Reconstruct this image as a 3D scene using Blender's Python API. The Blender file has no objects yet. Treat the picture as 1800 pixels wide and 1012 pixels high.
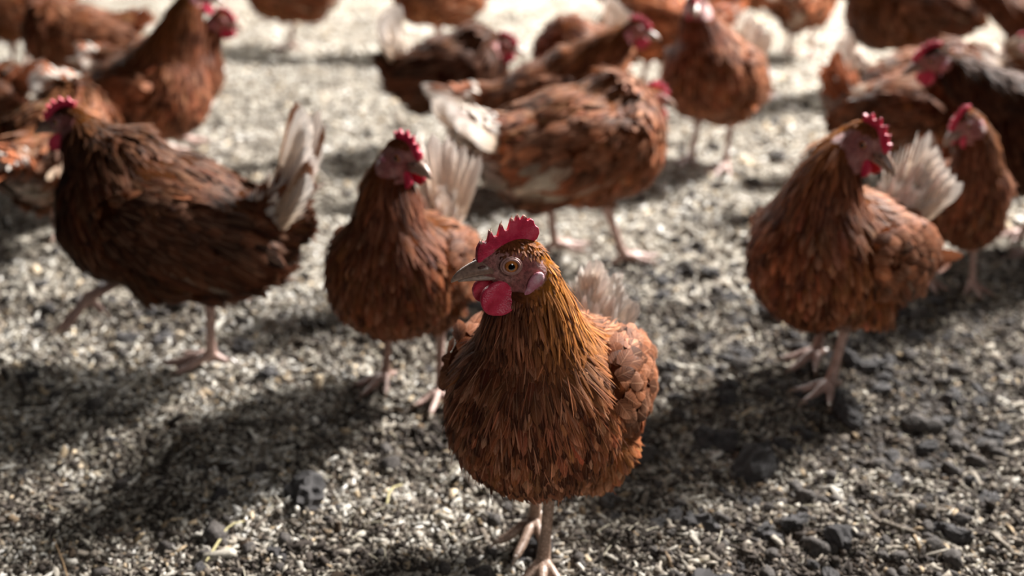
import bpy, bmesh, math, random
import numpy as np
from mathutils import Vector, Matrix, Euler
R = math.radians
rng = np.random.default_rng(7)
random.seed(7)
S = bpy.context.scene
COL = S.collection

# ------------------------------------------------------------ camera
CAM_H, PITCH, FPX = 0.76, R(23.2), 2000.0
cam_d = bpy.data.cameras.new('camera')
cam = bpy.data.objects.new('camera', cam_d); COL.objects.link(cam)
cam.location = (0, 0, CAM_H); cam.rotation_euler = (math.pi/2 - PITCH, 0, 0)
cam_d.sensor_width = 36; cam_d.lens = 36*FPX/1800
cam_d.clip_start = 0.02
cam_d.dof.use_dof = True; cam_d.dof.focus_distance = 0.985; cam_d.dof.aperture_fstop = 3.0
cam_d.dof.aperture_blades = 9
S.camera = cam

# ------------------------------------------------------------ light of the shed
W = bpy.data.worlds.new('world'); S.world = W; W.use_nodes = True
bg = W.node_tree.nodes['Background']; bg.inputs[0].default_value = (0.80, 0.84, 1.0, 1); bg.inputs[1].default_value = 0.018
def area(name, loc, target, sx, sy, power, col):
    d = bpy.data.lights.new(name, 'AREA'); d.shape = 'RECTANGLE'; d.size = sx; d.size_y = sy
    d.energy = power; d.color = col
    o = bpy.data.objects.new(name, d); COL.objects.link(o); o.location = loc
    o.rotation_euler = (Vector(target)-Vector(loc)).to_track_quat('-Z', 'Y').to_euler()
    return o
area('doorway_daylight', (3.55, 4.45, 3.60), (0.2, 2.0, 0), 0.8, 0.8, 1450, (1.0, 0.965, 0.93))
area('curtain_wall_daylight', (-0.2, 5.2, 1.6), (0, 3.6, 0), 4.2, 0.7, 145, (1.0, 0.97, 0.92))
area('camera_side_fill', (0.75, -0.75, 1.5), (0.05, 1.0, 0.2), 0.7, 0.7, 10.0, (1.0, 0.97, 0.94))  # added fill behind the camera, brightens the nearest hen's front
S.view_settings.view_transform = 'Standard'; S.view_settings.look = 'None'
S.view_settings.gamma = 1; S.view_settings.use_curve_mapping = False
S.view_settings.exposure = 0.0

# ------------------------------------------------------------ pixel helpers: a photograph point to a place on the ground or at a distance
def ray(px, py):
    a, b = (px-900)/FPX, -(py-506)/FPX
    c, s = math.cos(PITCH), math.sin(PITCH)
    return Vector((a, c + b*s, -s + b*c))
def ground(px, py):
    r = ray(px, py); t = CAM_H/-r.z
    return Vector((r.x*t, r.y*t, 0))
def at_y(px, py, Y):
    r = ray(px, py); t = Y/r.y
    return Vector((r.x*t, Y, CAM_H + r.z*t))

def tag(o, label=None, cat=None, group=None, kind=None):
    if label: o['label'] = label
    if cat: o['category'] = cat
    if group: o['group'] = group
    if kind: o['kind'] = kind
    return o

# ------------------------------------------------------------ materials
def mat(name):
    m = bpy.data.materials.new(name); m.use_nodes = True
    nt = m.node_tree; b = nt.nodes['Principled BSDF']
    return m, nt, b, nt.nodes, nt.links
def N(nt, t, **k):
    n = nt.nodes.new(t)
    for a, v in k.items(): setattr(n, a, v)
    return n
def math_(nt, op, a, b=None, c=None):
    n = N(nt, 'ShaderNodeMath', operation=op)
    for i, v in enumerate((a, b, c)):
        if v is None: continue
        if isinstance(v, (int, float)): n.inputs[i].default_value = v
        else: nt.links.new(v, n.inputs[i])
    return n.outputs[0]
def mix(nt, f, a, b, mode='MIX'):
    n = N(nt, 'ShaderNodeMix', data_type='RGBA', blend_type=mode)
    for s, v in ((0, f), (6, a), (7, b)):
        if isinstance(v, (int, float)): n.inputs[s].default_value = v
        elif isinstance(v, tuple): n.inputs[s].default_value = v
        else: nt.links.new(v, n.inputs[s])
    return n.outputs[2]
def ramp(nt, f, stops, interp='LINEAR'):
    n = N(nt, 'ShaderNodeValToRGB'); n.color_ramp.interpolation = interp
    e = n.color_ramp.elements
    while len(e) < len(stops): e.new(0.5)
    for q, (p, c) in zip(e, stops): q.position = p; q.color = c if len(c) == 4 else (*c, 1)
    nt.links.new(f, n.inputs[0]); return n.outputs[0]

def feather_material():
    m, nt, b, n, l = mat('feather')
    uv = N(nt, 'ShaderNodeUVMap'); uv.uv_map = 'UVMap'
    sep = N(nt, 'ShaderNodeSeparateXYZ'); l.new(uv.outputs[0], sep.inputs[0])
    at = N(nt, 'ShaderNodeAttribute'); at.attribute_name = 'Col'
    u, v = sep.outputs[0], sep.outputs[1]
    rnd = N(nt, 'ShaderNodeAttribute'); rnd.attribute_name = 'fr'
    ua = math_(nt, 'ABSOLUTE', math_(nt, 'SUBTRACT', u, 0.5))           # 0 shaft .. 0.5 edge
    # barbs: fine stripes running obliquely away from the shaft
    bar = math_(nt, 'SUBTRACT', math_(nt, 'MULTIPLY', v, 1.0), math_(nt, 'MULTIPLY', ua, 0.8))
    co = N(nt, 'ShaderNodeCombineXYZ'); l.new(math_(nt, 'MULTIPLY', bar, 26.0), co.inputs[0])
    l.new(math_(nt, 'MULTIPLY', rnd.outputs[2], 50.0), co.inputs[1]); l.new(math_(nt, 'MULTIPLY', u, 1.5), co.inputs[2])
    no = N(nt, 'ShaderNodeTexNoise'); no.inputs['Scale'].default_value = 1.0; no.inputs['Detail'].default_value = 3
    l.new(co.outputs[0], no.inputs['Vector'])
    bv = ramp(nt, no.outputs[0], [(0.28, (0.38, 0.35, 0.33)), (0.72, (1.50, 1.47, 1.42))])
    c = mix(nt, 1.0, at.outputs[0], bv, 'MULTIPLY')
    shaft = math_(nt, 'LESS_THAN', ua, 0.03)
    pale = mix(nt, 1.0, at.outputs[0], (0.26, 0.16, 0.10, 1), 'ADD')
    c = mix(nt, math_(nt, 'MULTIPLY', shaft, 0.55), c, pale)
    l.new(c, b.inputs['Base Color'])
    b.inputs['Roughness'].default_value = 0.6
    b.inputs['Specular IOR Level'].default_value = 0.13
    b.inputs['Sheen Weight'].default_value = 0.0; b.inputs['Sheen Roughness'].default_value = 0.4
    b.inputs['Sheen Tint'].default_value = (1.0, 0.85, 0.75, 1)
    bp = N(nt, 'ShaderNodeBump'); bp.inputs['Strength'].default_value = 0.5; bp.inputs['Distance'].default_value = 0.0006
    l.new(no.outputs[0], bp.inputs['Height']); l.new(bp.outputs[0], b.inputs['Normal'])
    tr = N(nt, 'ShaderNodeBsdfTranslucent'); l.new(c, tr.inputs[0])
    mx = N(nt, 'ShaderNodeMixShader'); mx.inputs[0].default_value = 0.16
    l.new(b.outputs[0], mx.inputs[1]); l.new(tr.outputs[0], mx.inputs[2])
    # barbs part at the rim of the feather: real gaps
    tp = N(nt, 'ShaderNodeBsdfTransparent')
    edge = math_(nt, 'MAXIMUM', math_(nt, 'MULTIPLY', ua, 2.0), math_(nt, 'POWER', v, 3.0))
    fr = math_(nt, 'ADD', math_(nt, 'MULTIPLY', no.outputs[0], 0.95), 0.42)
    gap = math_(nt, 'GREATER_THAN', edge, fr)
    m2 = N(nt, 'ShaderNodeMixShader'); l.new(gap, m2.inputs[0]); l.new(mx.outputs[0], m2.inputs[1]); l.new(tp.outputs[0], m2.inputs[2])
    l.new(m2.outputs[0], n['Material Output'].inputs[0])
    return m
def body_material():
    m, nt, b, n, l = mat('hen_skin')
    at = N(nt, 'ShaderNodeAttribute'); at.attribute_name = 'Col'
    fm = N(nt, 'ShaderNodeAttribute'); fm.attribute_name = 'face'
    tc = N(nt, 'ShaderNodeTexCoord')
    mp = N(nt, 'ShaderNodeMapping'); l.new(tc.outputs['Object'], mp.inputs[0]); mp.inputs['Scale'].default_value = (1, 1, 1)
    no = N(nt, 'ShaderNodeTexNoise'); no.inputs['Scale'].default_value = 260; no.inputs['Detail'].default_value = 6; no.inputs['Roughness'].default_value = 0.7
    l.new(mp.outputs[0], no.inputs[0])
    n2 = N(nt, 'ShaderNodeTexNoise'); n2.inputs['Scale'].default_value = 55; n2.inputs['Detail'].default_value = 3
    l.new(mp.outputs[0], n2.inputs[0])
    sk = ramp(nt, n2.outputs[0], [(0.3, (0.30, 0.075, 0.070)), (0.5, (0.40, 0.145, 0.125)), (0.72, (0.50, 0.27, 0.235))])
    dk = ramp(nt, no.outputs[0], [(0.35, (0.42, 0.36, 0.36)), (0.6, (1.15, 1.15, 1.15))])
    sk = mix(nt, 1.0, sk, dk, 'MULTIPLY')
    l.new(mix(nt, fm.outputs[2], at.outputs[0], sk), b.inputs['Base Color'])
    l.new(math_(nt, 'SUBTRACT', 0.95, math_(nt, 'MULTIPLY', fm.outputs[2], 0.45)), b.inputs['Roughness']); l.new(math_(nt, 'MULTIPLY', fm.outputs[2], 0.5), b.inputs['Specular IOR Level'])
    w = N(nt, 'ShaderNodeTexWave', wave_type='RINGS'); w.inputs['Scale'].default_value = 90; w.inputs['Distortion'].default_value = 6
    l.new(mp.outputs[0], w.inputs[0])
    h = math_(nt, 'ADD', no.outputs[0], math_(nt, 'MULTIPLY', n2.outputs[0], 1.2))
    bp = N(nt, 'ShaderNodeBump'); bp.inputs['Strength'].default_value = 0.9; bp.inputs['Distance'].default_value = 0.0018
    l.new(h, bp.inputs['Height']); l.new(bp.outputs[0], b.inputs['Normal'])
    return m
def comb_material(name, c0, c1, c2, pale_attr=False):
    m, nt, b, n, l = mat(name)
    tc = N(nt, 'ShaderNodeTexCoord')
    no = N(nt, 'ShaderNodeTexNoise'); no.inputs['Scale'].default_value = 90; no.inputs['Detail'].default_value = 4
    l.new(tc.outputs['Object'], no.inputs[0])
    c = ramp(nt, no.outputs[0], [(0.3, c0), (0.52, c1), (0.75, c2)])
    if pale_attr:
        at = N(nt, 'ShaderNodeAttribute'); at.attribute_name = 'tip'
        c = mix(nt, at.outputs[2], c, (0.80, 0.60, 0.42, 1))
    l.new(c, b.inputs['Base Color'])
    b.inputs['Roughness'].default_value = 0.42
    b.inputs['Subsurface Weight'].default_value = 0.12; b.inputs['Subsurface Radius'].default_value = (0.004, 0.001, 0.0008)
    vo = N(nt, 'ShaderNodeTexVoronoi'); vo.inputs['Scale'].default_value = 700; l.new(tc.outputs['Object'], vo.inputs[0])
    h = math_(nt, 'SUBTRACT', math_(nt, 'MULTIPLY', no.outputs[0], 2.0), math_(nt, 'MULTIPLY', vo.outputs[0], 0.5))
    bp = N(nt, 'ShaderNodeBump'); bp.inputs['Strength'].default_value = 0.7; bp.inputs['Distance'].default_value = 0.0009
    l.new(h, bp.inputs['Height']); l.new(bp.outputs[0], b.inputs['Normal'])
    return m
def attr_material(name, rough=0.4, spec=0.5, scale=400, bump=0.3, dist=0.0005, contrast=0.25):
    m, nt, b, n, l = mat(name)
    at = N(nt, 'ShaderNodeAttribute'); at.attribute_name = 'Col'
    tc = N(nt, 'ShaderNodeTexCoord')
    no = N(nt, 'ShaderNodeTexNoise'); no.inputs['Scale'].default_value = scale; no.inputs['Detail'].default_value = 4
    l.new(tc.outputs['Object'], no.inputs[0])
    k = ramp(nt, no.outputs[0], [(0.3, (1-contrast,)*3), (0.7, (1+contrast,)*3)])
    l.new(mix(nt, 1.0, at.outputs[0], k, 'MULTIPLY'), b.inputs['Base Color'])
    b.inputs['Roughness'].default_value = rough; b.inputs['Specular IOR Level'].default_value = spec
    if bump:
        bp = N(nt, 'ShaderNodeBump'); bp.inputs['Strength'].default_value = bump; bp.inputs['Distance'].default_value = dist
        l.new(no.outputs[0], bp.inputs['Height']); l.new(bp.outputs[0], b.inputs['Normal'])
    return m
def leg_material():
    m, nt, b, n, l = mat('scaled_leg_skin')
    at = N(nt, 'ShaderNodeAttribute'); at.attribute_name = 'Col'
    tc = N(nt, 'ShaderNodeTexCoord')
    vo = N(nt, 'ShaderNodeTexVoronoi', feature='DISTANCE_TO_EDGE'); vo.inputs['Scale'].default_value = 260
    l.new(tc.outputs['Object'], vo.inputs[0])
    k = ramp(nt, vo.outputs[0], [(0.0, (0.5, 0.45, 0.42)), (0.18, (1.05, 1.05, 1.05))])
    l.new(mix(nt, 1.0, at.outputs[0], k, 'MULTIPLY'), b.inputs['Base Color'])
    b.inputs['Roughness'].default_value = 0.45
    bp = N(nt, 'ShaderNodeBump'); bp.inputs['Strength'].default_value = 0.6; bp.inputs['Distance'].default_value = 0.0008
    l.new(math_(nt, 'MINIMUM', vo.outputs[0], 0.2), bp.inputs['Height']); l.new(bp.outputs[0], b.inputs['Normal'])
    return m
M_FEATHER = feather_material()
M_BODY = body_material()
M_COMB = comb_material('comb_red', (0.40, 0.010, 0.040), (0.66, 0.022, 0.075), (0.78, 0.10, 0.16), True)
M_WATTLE = comb_material('wattle_red', (0.48, 0.012, 0.045), (0.64, 0.030, 0.080), (0.74, 0.09, 0.15))
M_LOBE = comb_material('ear_lobe_pink', (0.44, 0.07, 0.13), (0.62, 0.26, 0.32), (0.80, 0.60, 0.64))
M_BEAK = attr_material('beak_horn', 0.32, 0.5, 300, 0.25, 0.0004, 0.3)
M_EYE = attr_material('eye_ball', 0.04, 0.8, 900, 0, 0, 0.2)
M_LID = attr_material('eyelid_skin', 0.5, 0.4, 600, 0.6, 0.0006, 0.25)
M_LEG = leg_material()

# ------------------------------------------------------------ mesh helpers
def link(name, me, m, parent=None):
    o = bpy.data.objects.new(name, me); COL.objects.link(o)
    if m: me.materials.clear(); me.materials.append(m)
    if parent: o.parent = parent
    return o
def np_mesh(name, V, F, smooth=True):
    """V (n,3), F (m,4) quads or (m,3) triangles"""
    me = bpy.data.meshes.new(name)
    V = np.asarray(V, np.float32); F = np.asarray(F, np.int32); k = F.shape[1]
    me.vertices.add(len(V)); me.vertices.foreach_set('co', V.ravel())
    me.loops.add(F.size); me.loops.foreach_set('vertex_index', F.ravel())
    me.polygons.add(len(F)); me.polygons.foreach_set('loop_start', np.arange(0, F.size, k, dtype=np.int32))
    me.polygons.foreach_set('loop_total', np.full(len(F), k, np.int32))
    if smooth: me.polygons.foreach_set('use_smooth', np.ones(len(F), bool))
    me.update(calc_edges=True)
    return me
def set_col(me, C, name='Col'):
    C = np.asarray(C, np.float32)
    if C.ndim == 1: C = np.tile(C, (len(me.vertices), 1))
    if C.shape[1] == 3: C = np.concatenate([C, np.ones((len(C), 1), np.float32)], 1)
    a = me.color_attributes.new(name, 'FLOAT_COLOR', 'POINT'); a.data.foreach_set('color', C.ravel())
def set_float(me, v, name):
    a = me.attributes.new(name, 'FLOAT', 'POINT'); a.data.foreach_set('value', np.asarray(v, np.float32))
def verts(me):
    a = np.empty(len(me.vertices)*3, np.float32); me.vertices.foreach_get('co', a); return a.reshape(-1, 3)
def ellipsoid(bm, c, r, rot=None, seg=20, rings=14):
    mt = Matrix.Translation(c) @ (rot.to_4x4() if rot else Matrix.Identity(4)) @ Matrix.Diagonal((*r, 1))
    bmesh.ops.create_uvsphere(bm, u_segments=seg, v_segments=rings, radius=1, matrix=mt)
def tube(bm, pts, radii, seg=12, flat=1.0, cap=True):
    """closed tapered tube, round ends"""
    pts = [Vector(p) for p in pts]
    P, Q = list(pts), list(radii)
    if cap:
        d0 = (pts[0]-pts[1]).normalized(); d1 = (pts[-1]-pts[-2]).normalized()
        P = [pts[0]+d0*radii[0]*0.95, pts[0]+d0*radii[0]*0.7] + P + [pts[-1]+d1*radii[-1]*0.7, pts[-1]+d1*radii[-1]*0.95]
        Q = [radii[0]*0.25, radii[0]*0.72] + Q + [radii[-1]*0.72, radii[-1]*0.25]
    up = None; prev = None
    for i, p in enumerate(P):
        t = (P[min(i+1, len(P)-1)]-P[max(i-1, 0)]).normalized()
        if up is None:
            up = Vector((0, 0, 1)) if abs(t.z) < 0.8 else Vector((1, 0, 0))
        s = t.cross(up).normalized(); up = s.cross(t).normalized()
        ring = [bm.verts.new(p + s*math.cos(a)*Q[i] + up*math.sin(a)*Q[i]*flat) for a in [2*math.pi*k/seg for k in range(seg)]]
        if prev:
            for k in range(seg): bm.faces.new((prev[k], prev[(k+1) % seg], ring[(k+1) % seg], ring[k]))
        else: bm.faces.new(ring[::-1])
        prev = ring
    bm.faces.new(prev)
def bez(a, b, c, n):
    return [a*(1-t)**2 + b*2*t*(1-t) + c*t*t for t in [i/(n-1) for i in range(n)]]
def remeshed(bm, voxel, smooth_it, name):
    bmesh.ops.recalc_face_normals(bm, faces=bm.faces)
    me = bpy.data.meshes.new('tmp'); bm.to_mesh(me); bm.free()
    o = bpy.data.objects.new('tmp', me); COL.objects.link(o)
    md = o.modifiers.new('r', 'REMESH'); md.mode = 'VOXEL'; md.voxel_size = voxel; md.use_smooth_shade = True
    if smooth_it:
        sm = o.modifiers.new('s', 'SMOOTH'); sm.factor = 0.5; sm.iterations = smooth_it
    dg = bpy.context.evaluated_depsgraph_get(); dg.update()
    out = bpy.data.meshes.new_from_object(o.evaluated_get(dg)); out.name = name
    bpy.data.objects.remove(o); bpy.data.meshes.remove(me)
    return out
def nrm(a): return a/np.maximum(np.linalg.norm(a, axis=-1, keepdims=True), 1e-9)

# profile of half width along a feather
def prof(kind, t):
    if kind == 'round': return np.clip(np.sin(np.pi*np.clip(t*0.80+0.12, 0, 1))**0.75 * np.sqrt(np.clip(1.02-t**5, 0, 1)), 0.02, 1)
    if kind == 'lance': return np.clip((1-t)**0.8*(0.35+2.1*t)*0.95, 0.03, 1)
    return np.clip(np.minimum(1, t*7+0.12)*np.sqrt(np.clip(1.02-t**7, 0, 1)), 0.03, 1)         # quill
def feathers(name, P, D, Nn, L, Wd, C0, C1, kind='round', K=4, tilt=0.16, curve=0.14, keel=0.18, bend=None, rs=None):
    """one mesh of many feathers. C0 base colour, C1 tip colour"""
    n = len(P)
    P, D, Nn = map(np.asarray, (P, D, Nn))
    L = np.broadcast_to(np.asarray(L, float), (n,)); Wd = np.broadcast_to(np.asarray(Wd, float), (n,))
    tilt = np.broadcast_to(np.asarray(tilt, float), (n,)); curve = np.broadcast_to(np.asarray(curve, float), (n,))
    side = nrm(np.cross(Nn, D))
    T = np.linspace(0, 1, K+1); w = prof(kind, T)
    V = np.empty((n, K+1, 3, 3)); Cc = np.empty((n, K+1, 3, 3)); UV = np.empty((n, K+1, 3, 2))
    for i, t in enumerate(T):
        c = P + D*(L*t)[:, None] + Nn*(L*(tilt*t - curve*t*t))[:, None]
        if bend is not None: c = c + side*(bend*L*t*t)[:, None]
        hw = (Wd*0.5*w[i])[:, None]
        V[:, i, 1] = c + Nn*(keel*hw*0.5)
        V[:, i, 0] = c - side*hw - Nn*(keel*hw*0.8)
        V[:, i, 2] = c + side*hw - Nn*(keel*hw*0.8)
        k = min(1, max(0, (t-0.25)/0.7))
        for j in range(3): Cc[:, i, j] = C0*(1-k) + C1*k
        UV[:, i, 0] = (0, t); UV[:, i, 1] = (0.5, t); UV[:, i, 2] = (1, t)
    base = (np.arange(n)*(K+1)*3)[:, None, None]
    q = []
    for i in range(K):
        for j in range(2):
            a = i*3+j; q.append((a, a+1, a+4, a+3))
    F = (base + np.array(q)[None]).reshape(-1, 4)
    me = np_mesh(name, V.reshape(-1, 3), F)
    set_col(me, Cc.reshape(-1, 3))
    set_float(me, np.repeat(rng.random(n), (K+1)*3), 'fr')
    ul = me.uv_layers.new(name='UVMap'); ul.data.foreach_set('uv', UV.reshape(-1, 2)[F.ravel()].astype(np.float32).ravel())
    return me

def seg_dist(P, a, b):
    a, b = np.array(a), np.array(b); ab = b-a
    t = np.clip(((P-a) @ ab)/max(ab @ ab, 1e-9), 0, 1)
    return np.linalg.norm(P-(a+t[:, None]*ab), axis=1), t

def sample_surface(me, spacing_fn, over=5):
    """scattered points with roughly even spacing"""
    n = len(me.polygons)
    c = np.empty(n*3, np.float32); me.polygons.foreach_get('center', c); c = c.reshape(-1, 3)
    no = np.empty(n*3, np.float32); me.polygons.foreach_get('normal', no); no = no.reshape(-1, 3)
    ar = np.empty(n, np.float32); me.polygons.foreach_get('area', ar)
    k = int(ar.sum()/(0.0022**2)) if over > 5 else int(ar.sum()/(0.0045**2))
    idx = rng.choice(n, k, p=ar/ar.sum())
    size = np.sqrt(ar[idx])[:, None]
    p = c[idx] + (rng.random((k, 3))-0.5)*size; nn = no[idx]
    sp = spacing_fn(p)
    # dart-free thinning: jittered hash cells of the local spacing
    lev = np.round(np.log2(sp/0.002)*3).astype(int)
    keep = np.zeros(k, bool)
    for v in np.unique(lev):
        m = np.where(lev == v)[0]; s = 0.002*2**(v/3)
        cell = np.floor(p[m]/s + 17.3).astype(np.int64)
        key = cell[:, 0]*73856093 ^ cell[:, 1]*19349663 ^ cell[:, 2]*83492791
        _, first = np.unique(key, return_index=True); keep[m[first]] = True
    return p[keep], nn[keep]

def vnoise(P, scale, seed=0):
    """smooth value noise in 3D, 0..1"""
    Q = np.asarray(P, float)*scale + 100.0; i = np.floor(Q).astype(np.int64); f = Q-i; f = f*f*(3-2*f)
    def h(ix, iy, iz):
        k = (ix*374761393 + iy*668265263 + iz*2147483647 + seed*144665) & 0xffffffff
        k = ((k ^ (k >> 13))*1274126177) & 0xffffffff
        return ((k ^ (k >> 16)) & 0xffff)/65535.0
    r = 0
    for dx in (0, 1):
        for dy in (0, 1):
            for dz in (0, 1):
                w = (f[:, 0] if dx else 1-f[:, 0])*(f[:, 1] if dy else 1-f[:, 1])*(f[:, 2] if dz else 1-f[:, 2])
                r = r + w*h(i[:, 0]+dx, i[:, 1]+dy, i[:, 2]+dz)
    return r

# ------------------------------------------------------------ the hen
RUST = np.array((0.285, 0.078, 0.027)); GOLD = np.array((0.56, 0.185, 0.026)); DARK = np.array((0.060, 0.014, 0.007))
TAN = np.array((0.42, 0.185, 0.105)); CREAM = np.array((0.72, 0.56, 0.42)); WHITE = np.array((0.83, 0.79, 0.76))

def comb_mesh(hs, pts, voxel, thick=0.0042, lean=0.0, wave=0.0):
    """serrated single comb in the head's x-z plane"""
    bm = bmesh.new()
    vs = [bm.verts.new((x, 0, z)) for x, z in pts]
    f = bm.faces.new(vs)
    bmesh.ops.triangulate(bm, faces=[f])
    ex = bmesh.ops.extrude_face_region(bm, geom=list(bm.faces))
    for v in ex['geom']:
        if isinstance(v, bmesh.types.BMVert): v.co.y += thick
    bmesh.ops.translate(bm, verts=bm.verts, vec=(0, -thick/2, 0))
    me = remeshed(bm, voxel, 3 if voxel < 0.001 else 2, 'comb')
    V = verts(me); zb = min(p[1] for p in pts); zt = max(p[1] for p in pts)
    k = np.clip((V[:, 2]-zb)/(zt-zb), 0, 1)
    V[:, 1] *= (1.45-0.85*k)
    V[:, 1] += lean*k**1.5 + wave*np.sin(V[:, 0]*190)*k
    V0 = V.copy(); V0[:, 0] = (V[:, 0]-0.005)*0.92+0.006; V0[:, 2] = (V[:, 2]-0.008)*0.90+0.0065
    me.vertices.foreach_set('co', (V0*hs).astype(np.float32).ravel()); me.update()
    return me, V, k

def comb_profile(kind):
    # (x, z) around the head; the base follows the skull from the beak to the crown
    if kind == 'main':
        base = [(-0.0150, 0.0160), (-0.006, 0.0125), (0.006, 0.0100), (0.016, 0.0040), (0.0225, -0.0010), (0.0265, -0.0015)]
        top = [(0.0285, 0.0040), (0.0285, 0.0120), (0.0268, 0.0165), (0.0252, 0.0185), (0.0226, 0.0170), (0.0205, 0.0185),
               (0.0196, 0.0270), (0.0186, 0.0272), (0.0160, 0.0215), (0.0134, 0.0222), (0.0118, 0.0325), (0.0108, 0.0327), (0.0082, 0.0262),
               (0.0058, 0.0270), (0.0040, 0.0365), (0.0028, 0.0367), (0.0012, 0.0325), (-0.0010, 0.0385), (-0.0022, 0.0385), (-0.0038, 0.0335), (-0.0066, 0.0375), (-0.0082, 0.0370), (-0.0094, 0.0325),
               (-0.0122, 0.0345), (-0.0142, 0.0335), (-0.0152, 0.0300), (-0.0182, 0.0275), (-0.0192, 0.0235), (-0.0180, 0.0190)]
    else:
        base = [(-0.014, 0.016), (-0.004, 0.014), (0.008, 0.011), (0.018, 0.006), (0.025, -0.001)]
        top = [(0.0285, 0.007), (0.0270, 0.0150), (0.0225, 0.0140), (0.0205, 0.0230), (0.0150, 0.0190), (0.0120, 0.0290), (0.0062, 0.0235),
               (0.0015, 0.0320), (-0.0035, 0.0250), (-0.0090, 0.0310), (-0.0122, 0.0240), (-0.0190, 0.0240)]
    return base + top

def to_head(Rh, Hc, hs):
    return Matrix.Translation(Hc) @ Rh.to_4x4() @ Matrix.Scale(hs, 4)

def make_hen(name, label, foot_px, heading, head_px, head_y, head_heading, head_pitch=8, head_roll=0, scale=1.0, pitch=6,
             near=0, tone=1.0, hue=0.0, gold=0.3, white=0.35, tail_len=1.0, tail_el=48, tail_white=0.8, legs=None, seed=0,
             group=None, comb=None, wing_droop=0, head_scale=1.06, spots=0.1, tail_spread=1.0, belly=1.0, lift=0.0, neck_bow=0.02, backwhite=0.0, patch=None):
    """near: 2 sharpest hen, 1 close ones, 0 far ones"""
    global rng
    rng = np.random.default_rng(1000+seed)
    g = ground(*foot_px)
    root = bpy.data.objects.new(name, None); COL.objects.link(root); root.empty_display_size = 0.05
    root.location = g; root.rotation_euler = (0, 0, R(heading)); root.scale = (scale,)*3
    tag(root, label, 'hen', group)
    toloc = Matrix.Translation(g) @ Matrix.Rotation(R(heading), 4, 'Z') @ Matrix.Scale(scale, 4)
    inv = toloc.inverted()
    Hc = inv @ at_y(head_px[0], head_px[1], head_y)
    Rh = Euler((R(head_roll), R(head_pitch), R(head_heading-heading)), 'XYZ').to_matrix()
    hs = head_scale
    HM = to_head(Rh, Hc, hs)
    # --- body masses
    Bp = Matrix.Translation((0, 0, 0.175+lift)) @ Matrix.Rotation(R(-pitch), 4, 'Y') @ Matrix.Translation((0, 0, -0.175))
    def B(x, y, z): return Bp @ Vector((x, y, z))
    rotb = Bp.to_3x3()
    bm = bmesh.new()
    ellipsoid(bm, B(-0.005, 0, 0.180), (0.128, 0.083*belly, 0.079), rotb, 28, 20)
    ellipsoid(bm, B(0.048, 0, 0.182), (0.080, 0.088*belly, 0.083), rotb, 24, 18)
    ellipsoid(bm, B(-0.004, 0, 0.214), (0.085, 0.089*belly, 0.058), rotb, 24, 18)
    ellipsoid(bm, B(-0.085, 0, 0.190), (0.075, 0.062, 0.062), rotb)
    ellipsoid(bm, B(-0.055, 0, 0.148), (0.070, 0.060, 0.052), rotb)
    ellipsoid(bm, B(-0.125, 0, 0.222), (0.045, 0.034, 0.036), rotb)
    el = R(tail_el)
    t0 = B(-0.115, 0, 0.215); t1 = t0 + Vector((-math.cos(el), 0, math.sin(el)))*0.055
    tube(bm, [t0, t1], [0.034, 0.016], 12)
    nb = B(0.056, 0, 0.222)
    back_pt = Hc + Rh @ Vector((-0.0135, 0, -0.013))*hs
    mid = (nb+back_pt)/2 + Vector((neck_bow, 0, 0.018*min(1, max(0, (Hc.z-0.27)/0.06))))
    neck = bez(nb, mid, back_pt, 9)
    tube(bm, neck, [0.065, 0.057, 0.050, 0.0445, 0.040, 0.036, 0.0325, 0.0285, 0.0235], 18)
    tube(bm, [B(0.03, 0, 0.20), nb], [0.072, 0.068], 16)
    ellipsoid(bm, B(0.060, 0, 0.204), (0.069, 0.080*belly, 0.066), rotb, 24, 18)
    def H(x, y, z): return HM @ Vector((x, y, z))
    ellipsoid(bm, H(-0.002, 0, 0.001), (0.0215*hs, 0.0150*hs, 0.0168*hs), Rh)
    ellipsoid(bm, H(0.014, 0, -0.0025), (0.0145*hs, 0.0098*hs, 0.0105*hs), Rh)
    ellipsoid(bm, H(0.002, 0, -0.009), (0.016*hs, 0.0115*hs, 0.010*hs), Rh)
    # --- legs: (foot x, foot y, foot z, foot yaw) in the hen's own frame
    if legs is None: legs = [(0.012, 0.042, 0, 0), (-0.008, -0.042, 0, 0)]
    legdata = []
    for (fx, fy, fz, fyaw) in legs:
        sgn = 1 if fy >= 0 else -1
        hip = B(-0.005, 0.042*sgn, 0.145)
        foot = Vector((fx, fy, fz+0.012))
        hock = Vector((fx*0.75-0.018, fy*0.92, 0.098+fz*0.55+lift*0.5))
        if fz > 0.02: hock = Vector((fx*0.45+0.0, fy*0.95, 0.085+fz*0.35))
        tube(bm, [hip, (hip*0.45+hock*0.55)+Vector((0.004, 0, 0.004)), hock+Vector((0.001, 0, 0.010))], [0.048, 0.036, 0.0140], 14)
        legdata.append((hip, hock, foot, fyaw, sgn))
    voxel = {2: 0.0021, 1: 0.0036, 0: 0.0055}[near]
    me = remeshed(bm, voxel, {2: 34, 1: 14, 0: 8}[near], 'body')
    # relax the trunk, leaving head and hocks as they are
    bm = bmesh.new(); bm.from_mesh(me)
    sel = [v for v in bm.verts if (v.co-Hc).length > 0.055*hs and v.co.z > 0.115]
    for _ in range({2: 70, 1: 26, 0: 8}[near]): bmesh.ops.smooth_vert(bm, verts=sel, factor=0.5, use_axis_x=True, use_axis_y=True, use_axis_z=True)
    bm.normal_update(); bm.to_mesh(me); bm.free()
    V = verts(me).astype(float)
    HMi = np.array(HM.inverted())
    def headco(P): return P @ HMi[:3, :3].T + HMi[:3, 3]
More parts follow.
